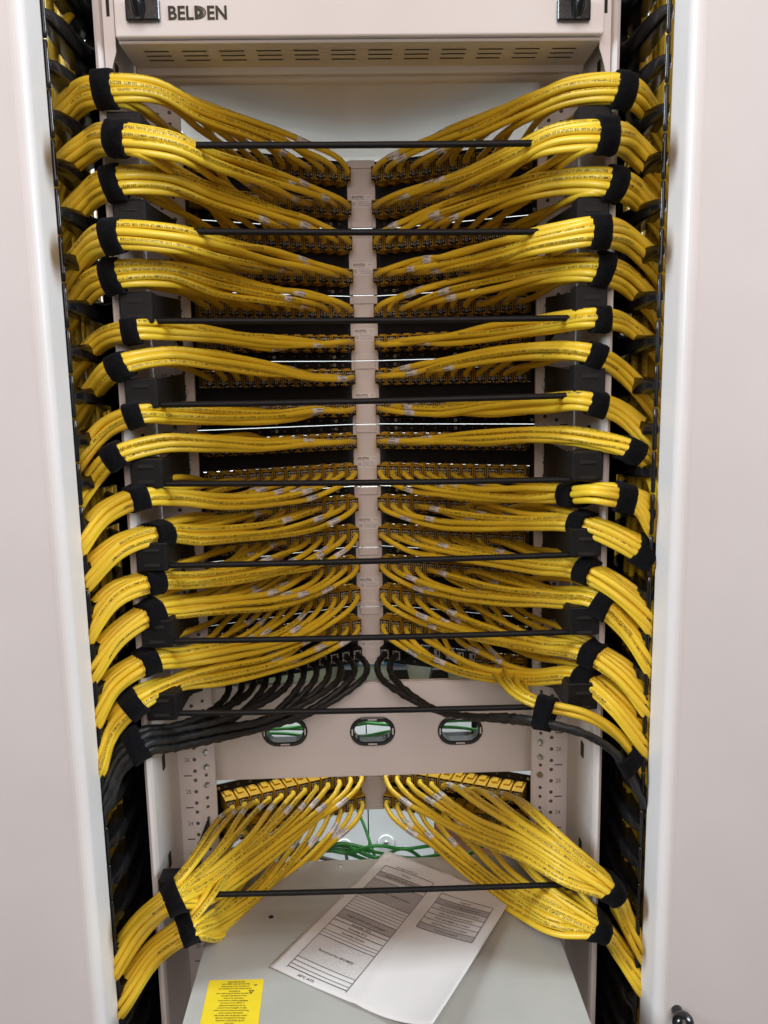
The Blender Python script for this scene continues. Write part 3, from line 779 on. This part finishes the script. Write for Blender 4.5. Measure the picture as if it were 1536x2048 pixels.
# per bundle: wrap centre, spine stations, exits (photograph pixels)
LEFT = [
 ((208,180), [(300,183),(400,228),(500,268),(600,305)], [(150,205),(106,262)]),
 ((235,277), [(330,288),(430,330),(530,365),(620,398)], [(180,292),(118,350)]),
 ((225,365), [(330,364),(430,400),(530,432),(620,462)], [(172,398),(116,470)]),
 ((226,472), [(340,478),(440,502),(540,525),(630,543)], [(168,508),(122,582)]),
 ((222,552), [(330,547),(430,572),(530,592),(630,605)], [(165,588),(126,655)]),
 ((262,662), [(345,662),(440,674),(540,685),(630,688)], [(195,688),(136,765)]),
 ((238,732), [(330,712),(430,720),(530,738),(620,756)], [(188,780),(142,855)]),
 ((268,830), [(350,828),(450,832),(550,833),(630,826)], [(205,862),(150,935)]),
 ((230,913), [(320,890),(420,886),(520,890),(620,888)], [(188,955),(150,1020)]),
 ((275,995), [(350,993),(450,1002),(550,993),(630,978)], [(205,1030),(158,1092)]),
 ((317,1067), [(400,1066),(480,1064),(560,1055),(640,1038)], [(240,1092),(168,1160)]),
 ((305,1162), [(380,1157),(470,1146),(560,1130),(640,1106)], [(230,1190),(174,1265)]),
 ((302,1225), [(370,1214),(460,1204),(550,1196),(640,1168)], [(238,1268),(178,1345)]),
 ((295,1323), [(370,1312),(460,1296),(550,1276),(640,1240)], [(225,1368),(186,1435)]),
 ((265,1408), [(350,1366),(440,1345),(540,1322),(640,1288)], [(222,1455),(192,1530)]),
 ((272,1490), [(350,1474),(440,1453),(530,1433),(620,1400)], [(232,1525),(205,1590)]),
 ((345,1797), [(410,1757),(480,1715),(555,1668),(640,1612)], [(272,1862),(224,1935)]),
 ((375,1858), [(440,1828),(505,1790),(575,1732),(650,1672)], [(300,1915),(234,2012)]),
]
RIGHT = [
 ((1248,180), [(1150,182),(1060,215),(970,255),(880,293)], [(1298,222),(1335,300)]),
 ((1213,272), [(1120,278),(1030,318),(940,360),(850,392)], [(1268,295),(1330,380)]),
 ((1230,367), [(1120,365),(1020,385),(920,420),(830,452)], [(1282,400),(1334,470)]),
 ((1200,463), [(1100,482),(1000,507),(900,527),(820,540)], [(1265,485),(1326,560)]),
 ((1206,540), [(1100,540),(1000,562),(900,585),(820,605)], [(1268,572),(1325,650)]),
 ((1201,637), [(1090,650),(990,667),(890,680),(820,684)], [(1262,655),(1322,720)]),
 ((1190,710), [(1090,702),(990,710),(890,728),(820,745)], [(1250,748),(1320,830)]),
 ((1194,806), [(1080,808),(980,816),(880,826),(820,824)], [(1250,832),(1318,905)]),
 ((1262,900), [(1180,878),(1080,870),(960,876),(850,882)], [(1295,932),(1316,985)]),
 ((1150,988), [(1050,990),(950,988),(880,975),(820,962)], [(1220,988),(1285,1008),(1312,1050)]),
 ((1165,1048), [(1060,1042),(960,1043),(870,1035),(820,1023)], [(1240,1075),(1300,1112)]),
 ((1175,1143), [(1070,1130),(970,1112),(880,1096),(820,1083)], [(1240,1180),(1308,1245)]),
 ((1205,1210), [(1110,1195),(1000,1188),(900,1176),(830,1155)], [(1256,1255),(1305,1330)]),
 ((1185,1307), [(1080,1288),(980,1266),(890,1242),(830,1218)], [(1245,1345),(1303,1415)]),
 ((1175,1357), [(1060,1350),(960,1340),(880,1314),(825,1283)], [(1230,1402),(1303,1490)]),
 ((1090,1425), [(1010,1416),(950,1412),(880,1400),(815,1372)], [(1170,1445),(1230,1482),(1300,1590)]),
 ((1222,1780), [(1140,1720),(1050,1672),(950,1640),(860,1610)], [(1250,1835),(1288,1905)]),
 ((1200,1855), [(1120,1815),(1030,1776),(940,1722),(860,1662)], [(1238,1898),(1286,1965)]),
]
stuffV = []; n_ind = 0
def side_word(s): return "left" if s < 0 else "right"
ROWN = ORD
NUMJ = ["nearest", "second", "third", "fourth", "fifth", "sixth", "seventh", "eighth", "ninth", "tenth", "eleventh", "outermost"]

def build_bundle(k, s, spec):
    global n_ind
    wp, stn, ex = spec
    cen = 724 + 24 * min(1, wp[1] / 1400)
    yw = ydepth(wp[0], cen, k in (1, 3) or k >= 16)
    yw = min(yw, -112)
    if k in (5, 7) and s > 0: yw -= 8
    if k >= 16: yw = -168
    if k == 15 and s > 0: yw = -150
    W0 = at(wp[0], wp[1], yw)
    SPN = [at(px, py, ydepth(px, cen, k in (1, 3) or k >= 16)) for px, py in stn]
    if k == 15: SPN = [at(px, py, y) for (px, py), y in zip(stn, (-96, -50, -8, 28))]
    ed = (-132, -108) if k in (1, 3) else (-112, -100) if k < 4 else ((-108, -100) if k < 7 else ((-128, -130) if k < 9 else (-146, -152)))
    EX = [at(px, py, ed[min(q, 1)]) for q, (px, py) in enumerate(ex)]
    if len(ex) == 3: EX[0] = at(*ex[0], -162); EX[1] = at(*ex[1], -158); EX[2] = at(*ex[2], -150)
    black = (k == 15)
    order = +1 if k < 5 else (0 if k < 9 else -1)
    PK = PACK if (k < 5 or k == 15) else PACK2
    # slots sorted: front ones for the inner jacks
    sc = [(p[0] + order * 0.9 * p[1] + rng.normal(0, 0.35), q) for q, p in enumerate(PK)]
    slots = [q for _, q in sorted(sc, reverse=True)]
    if k >= 16: slots = sorted(range(12), key=lambda q: (round(PK[q][1], 1), -PK[q][0]))
    cnt = range(12)
    zbot = -480
    vx0 = s * (rng.uniform(312, 336) if k < 5 else rng.uniform(346, 385)); vy0 = rng.uniform(-70, 30)
    if k in (5, 8, 11): vx0, vy0 = s * 317, {5: -92, 8: -58, 11: -28}[k]
    info = []
    for j in cnt:
        yellow = True
        if black:
            if s < 0: yellow = False
            elif j < 2: yellow = False
            elif j < 8: continue
        u, v = PK[slots[j]]
        rad = R_C if yellow else 4.3
        J = jack_pos(k, j, s); n = jack_n(s)
        J = J + np.array([0, 0, 0.3])
        pts = [J + n * -1.0, J + n * 6]
        kk = [q for q in range(len(SPN)) if abs(SPN[q][0]) > abs(J[0]) + 30]
        kk = sorted(kk, key=lambda q: abs(SPN[q][0]))
        stations = []
        for q in kk:
            iq = q
            spread = 1.0 + (0.08 * q if k < 5 else (-0.09 * q if k < 9 else 0.10 * q)) + (0.75 * q if k >= 16 else 0) + (0.15 * q if k in (11, 12, 13, 14) else 0)
            p = SPN[q]; tz = spread
            off = np.array([s * -0.35 * u * rad * 0.4, -u * rad * (0.9 + 0.1 * q), v * rad * tz])
            if k >= 16: off[2] = (j - (5.5, 4.0, 2.5, 1.0)[iq]) * (3.3, 4.8, 5.8, 6.0)[iq] + v * rad * 0.4; off[1] = -(5.5 - j) * 2.4 - 4
            off += rng.normal(0, 1.3, 3) * np.array([0.5, 0.6, 1])
            stations.append(p + off)
        first = stations[0] if stations else W0
        # gentle curl out of the jack
        dz = np.clip((first[2] - J[2]), -60, 45)
        B1 = J + n * 19 + np.array([s * 8, 0, 0.2 * dz + rng.normal(0, 1.2)])
        if k == 15 and not yellow:
            B1 = np.array([J[0] + s * 16 + n[0] * 60, min(BY - 4, J[1] - 20), zb1 + 9.0])
            stations = [q_ for q_ in stations if abs(q_[0]) > abs(B1[0]) + 25]
            first = stations[0] if stations else W0; dz = 0
        pts.append(B1)
        gapx = abs(first[0]) - abs(J[0])
        if gapx > 55 and not (k == 15 and not yellow):
            mid = B1 * 0.52 + first * 0.48; mid = mid + n * 5 + np.array([0, 0, 0.10 * dz])
            pts.append(mid)
        pts += stations
        # through the wrap, at right angles to it
        tdir = (EX[0] - (SPN[0])); tdir /= np.linalg.norm(tdir)
        up = np.array([0, 0, 1.0]) - tdir * tdir[2]; up /= np.linalg.norm(up); fv = np.cross(tdir, up); fv = fv * (-1 if fv[1] > 0 else 1)
        slot = u * rad * fv + v * rad * up
        iw = len(pts)
        pts.append(W0 + slot)
        for q, e in enumerate(EX):
            last = q == len(EX) - 1
            f = 1.0 if not last else 1.1
            pts.append(e + u * rad * fv * f + v * rad * up * f + rng.normal(0, 0.8, 3))
        iE = len(pts) - 1
        e = EX[-1]
        vx = vx0 + s * u * rad + 0; vy = vy0 + v * rad
        pts.append(np.array([(e[0] * 0.5 + vx * 0.5), e[1] * 0.55 + vy * 0.45, e[2] - 50 + v * 2]))
        pts.append(np.array([vx, vy, e[2] - 120]))
        if e[2] - 240 > zbot: pts.append(np.array([vx + rng.normal(0, 3), vy + rng.normal(0, 3), (e[2] - 120 + zbot) / 2]))
        pts.append(np.array([vx, vy, min(zbot, e[2] - 200)]))
        D = catmull(pts, 14)
        Ld = np.concatenate([[0], np.cumsum(np.linalg.norm(np.diff(D, axis=0), axis=1))])
        sW = Ld[iw * 14]; sE = Ld[iE * 14]
        P, ss = resample(D, 5.0, sE + 70, 30.0)
        i0 = int(np.searchsorted(ss, sW))
        P, Fr = frames(P, i0)
        show = 12 if k >= 16 else (9 if k >= 9 else 7)
        info.append((j, yellow, rad, P, ss, Fr, sW, sE, j < show or black))
    for (j, yellow, rad, P, ss, Fr, sW, sE, ind) in info:
        if not yellow:
            th = np.linspace(0, 2 * np.pi, NS, endpoint=False)[None, :]; sv = ss[:, None]
            wob = 1 + 0.10 * np.sin(2 * th + sv * 0.30 + j) + 0.08 * np.sin(3 * th - sv * 0.42) + 0.05 * np.sin(sv * 0.37 + j * 2)
            V, Fq = tube_arrays(P, Fr, rad, NS, wob)
            me = mesh_np("black_cable", [(V, Fq, 0, True)], [SLEEVE]); o = link("black_cable", me)
            tag(o, f"black sleeved cable at the {NUMJ[j]} jack {side_word(s)} of the centre strip, sixteenth row", "cable", "black sleeved cables")
        else:
            V, Fq = tube_arrays(P, Fr, rad)
            if not ind:
                stuffV.append((V, Fq)); continue
            parts = [(V, Fq, 0, True)]
            # print along the jacket
            if rng.random() < 0.85:
                th0 = rng.uniform(-1.1, 1.1); fl = rng.random() < 0.5
                for rep in range(2):
                    arr = PARR[rng.integers(3)]
                    r_ = wrap_text(arr, P, ss, Fr, sW - 150 + rep * 375 - rng.uniform(60, 180) * (1 - rep), th0, rad, fl)
                    if r_: parts.append((r_[0], r_[1], 1, False))
            hk = {(-1, 7, 1): "E 37", (1, 7, 1): "C 91", (-1, 6, 2): "E 9", (1, 6, 2): "E 9", (-1, 7, 3): "E 17"}.get((s, k, j))
            if hk:
                r_ = wrap_text(HAND[hk], P, ss, Fr, sW - 70, 0.25, rad, s < 0)
                if r_: parts.append((r_[0], r_[1], 1, False))
            o = link("network_cable", mesh_np("network_cable", parts, [YEL, INK]))
            where = f"{NUMJ[j]} jack {side_word(s)} of the centre strip"
            rown = (ROWN[k] + " row from the top") if k < 16 else ("upper row, lowest panel" if k == 16 else "bottom row, lowest panel")
            tag(o, f"yellow cable at {where}, {rown}", "cable", "yellow network cables"); n_ind += 1
            if rng.random() < 0.8 and sW > 130:
                l0 = rng.uniform(34, min(110, sW - 60)) if k < 16 else rng.uniform(28, 75); ll = 24
                sel = (ss >= l0) & (ss <= l0 + ll); idx = np.where(sel)[0]
                if len(idx) > 2:
                    Pl = P[idx]; Fl = [Fr[q] for q in idx]
                    V2, F2 = tube_arrays(Pl, Fl, rad + 0.25); lp = [(V2, F2, 0, True)]
                    th0 = rng.uniform(-0.9, 0.9); fl = rng.random() < 0.5
                    for dt in (-0.52, 0.52, 1.6, -1.6):
                        r_ = wrap_text(IDARR, P, ss, Fr, l0 + 1.8, th0 + dt, rad + 0.25, fl)
                        if r_: lp.append((r_[0], r_[1], 1, False))
                    link("id_label", mesh_np("id_label", lp, [TAG, INK]), o)
    # hook-and-loop wrap(s)
    wraps = [(wp, W0, None)]
    ring_at(k, s, info, 0, black)
    if len(ex) == 3: ring_at(k, s, info, 1, black)
    if k == 10 and s > 0: ring_at(k, s, info, 2, black)

def outline(sup, ang):
    """radius of the convex outline with the given support function"""
    n = len(ang); out = []
    for i in range(n):
        best = 1e9
        for q in range(n):
            cc = math.cos(ang[q] - ang[i])
            if cc > 0.15: best = min(best, sup[q] / cc)
        out.append(best)
    return np.array(out)

def ring_at(k, s, info, which, black):
    """velcro band round the bundle, following all its cables"""
    cs = []; rad = max(i[2] for i in info)
    ref = info[0]
    offs = {0: 0.0}
    secs = []
    width = rng.uniform(19, 22)
    for t in np.linspace(-width / 2, width / 2, 7):
        pts = []
        for (j, yl, rd, P, ss, Fr, sW, sE, ind) in info:
            base = sW if which == 0 else ((sE - np.linalg.norm(P[np.searchsorted(ss, sE)] - P[np.searchsorted(ss, sE) - 1]) * 0 - 55) if which == 1 else sE - 8)
            pts.append([np.interp(base + t, ss, P[:, q]) for q in range(3)])
        secs.append((np.array(pts), [i[2] for i in info]))
    c = np.array([p.mean(0) for p, _ in secs]); T = c[-1] - c[0]; T /= np.linalg.norm(T)
    N = np.array([0, -1.0, 0]) - T * -T[1]; N /= np.linalg.norm(N); B = np.cross(T, N)
    n = 40; R = []; ang = [2 * math.pi * i / n for i in range(n)]
    mid = secs[3][0]; cm = mid.mean(0)
    sup = []
    for a in ang:                                   # support function of the middle section -> rounded outline
        d = math.cos(a) * N + math.sin(a) * B
        sup.append([max((p - pp.mean(0)) @ d + r for p, r in zip(pp, rr_)) for pp, rr_ in secs])
    sup = np.array(sup)                              # angle x section: distance of the hull from the centre line
    ph = rng.uniform(0, 6.28); lap = rng.integers(n)
    prof = [(0.0, -1.5), (0.0, 2.5), (0.10, 3.0), (0.3, 2.8), (0.5, 2.7), (0.7, 2.8), (0.90, 3.0), (1.0, 2.5), (1.0, -1.5)]
    for f, add in prof:
        fi = f * 6; i0 = min(5, int(fi)); fr_ = fi - i0
        ci = c[i0] * (1 - fr_) + c[i0 + 1] * fr_
        sv = sup[:, i0] * (1 - fr_) + sup[:, i0 + 1] * fr_
        hull = outline(sv, ang)
        ring = []
        for i, a in enumerate(ang):
            d = math.cos(a) * N + math.sin(a) * B
            lp = 1.5 if ((i - lap) % n) < 13 else 0.0
            wv = 0.7 * math.sin(2 * a + ph) * (f - 0.5)
            ring.append(tuple(ci + d * (hull[i] + add + lp + rng.normal(0, 0.10)) + T * (0.6 * math.sin(a + ph) + wv)))
        R.append(ring)
    b = MB(); b.ring(R, VELC, True, False)
    o = b.build("velcro_wrap")
    what = "black" if black and s < 0 else "yellow"
    base = f"black hook-and-loop wrap round the {ORD[k]} {what} cable bundle from the top on the {side_word(s)}"
    if black and s > 0: base = "black wrap round the mixed black and yellow bundle on the right, " + ("inner of two" if which == 0 else "outer of two")
    elif which > 0 or (s > 0 and k in (9, 10)): base = f"black wrap on the {ORD[k]} right bundle from the top, " + ("inner of its two" if which == 0 else "outer of its two")
    elif black: base = "black hook-and-loop wrap round the thick black cable bundle on the left"
    tag(o, base, "cable wrap", "black hook-and-loop cable wraps")

for k in range(18):
    build_bundle(k, -1, LEFT[k]); build_bundle(k, 1, RIGHT[k])

# cables running straight up the managers, some going over the top
for s in (-1, 1):
    xs = [(316, 58), (323, 40), (330, 62), (337, 44), (344, 60), (351, 40), (358, 64), (366, 48), (333, 20), (347, 22), (360, 24), (372, 60), (306, -62), (313, -80), (320, -66), (327, -84), (334, -62), (341, -76), (310, -40), (348, -56)] if s > 0 else [(319, 62), (328, 46), (338, 66), (347, 44), (356, 60), (366, 50), (342, 22), (354, 24), (308, -58), (316, -78), (324, -60), (332, -74), (340, -52)]
    for q, (x, y) in enumerate(xs):
        pts = [(s * (x + rng.normal(0, 2)), y + rng.normal(0, 3), z) for z in (-480, -150, 150, 420, 650, 820, 1000, 1130)]
        P, ss = resample(catmull(pts), 16); P, Fr = frames(P, 0)
        V, Fq = tube_arrays(P, Fr, R_C); parts = [(V, Fq, 0, True)]
        r_ = wrap_text(PARR[q % 3], P, ss, Fr, 700 + rng.uniform(0, 300), rng.uniform(-.6, .6), R_C, False)
        if r_: parts.append((r_[0], r_[1], 1, False))
        o = link("network_cable", mesh_np("network_cable", parts, [YEL, INK]))
        tag(o, f"yellow cable running straight up behind the fingers of the {side_word(s)} cable manager", "cable", f"vertical yellow cables in the {side_word(s)} manager")
for (pts, M, r, nm, lab) in (([at(190, -40, -40), at(150, 15, -70), at(120, 60, -80), at(98, 140, -70), at(85, 260, -40)], YEL, 4.6, "yellow_cord", "thicker yellow cable looping over the top of the left cable manager"),
                          ([at(196, -20, -30), at(160, 20, -50), at(125, 70, -60), at(100, 150, -50), at(90, 260, -30)], TEAL, 3.6, "teal_cord", "teal cable looping beside the yellow one at the top left")):
    cord(nm, pts, r, M, lab, "cable", None)

# the remaining cables deep inside the tied bundles
V = []; Fc = []; o_ = 0
for v, f in stuffV: V.append(v); Fc.append(f + o_); o_ += len(v)
o = link("inner_bundle_cables", mesh_np("inner_bundle_cables", [(np.concatenate(V), np.concatenate(Fc), 0, True)], [YEL]))
tag(o, "remaining yellow cables deep inside the tied bundles", "cables", "yellow network cables", "stuff")
print("individual yellow cables:", n_ind, "rest:", len(stuffV))
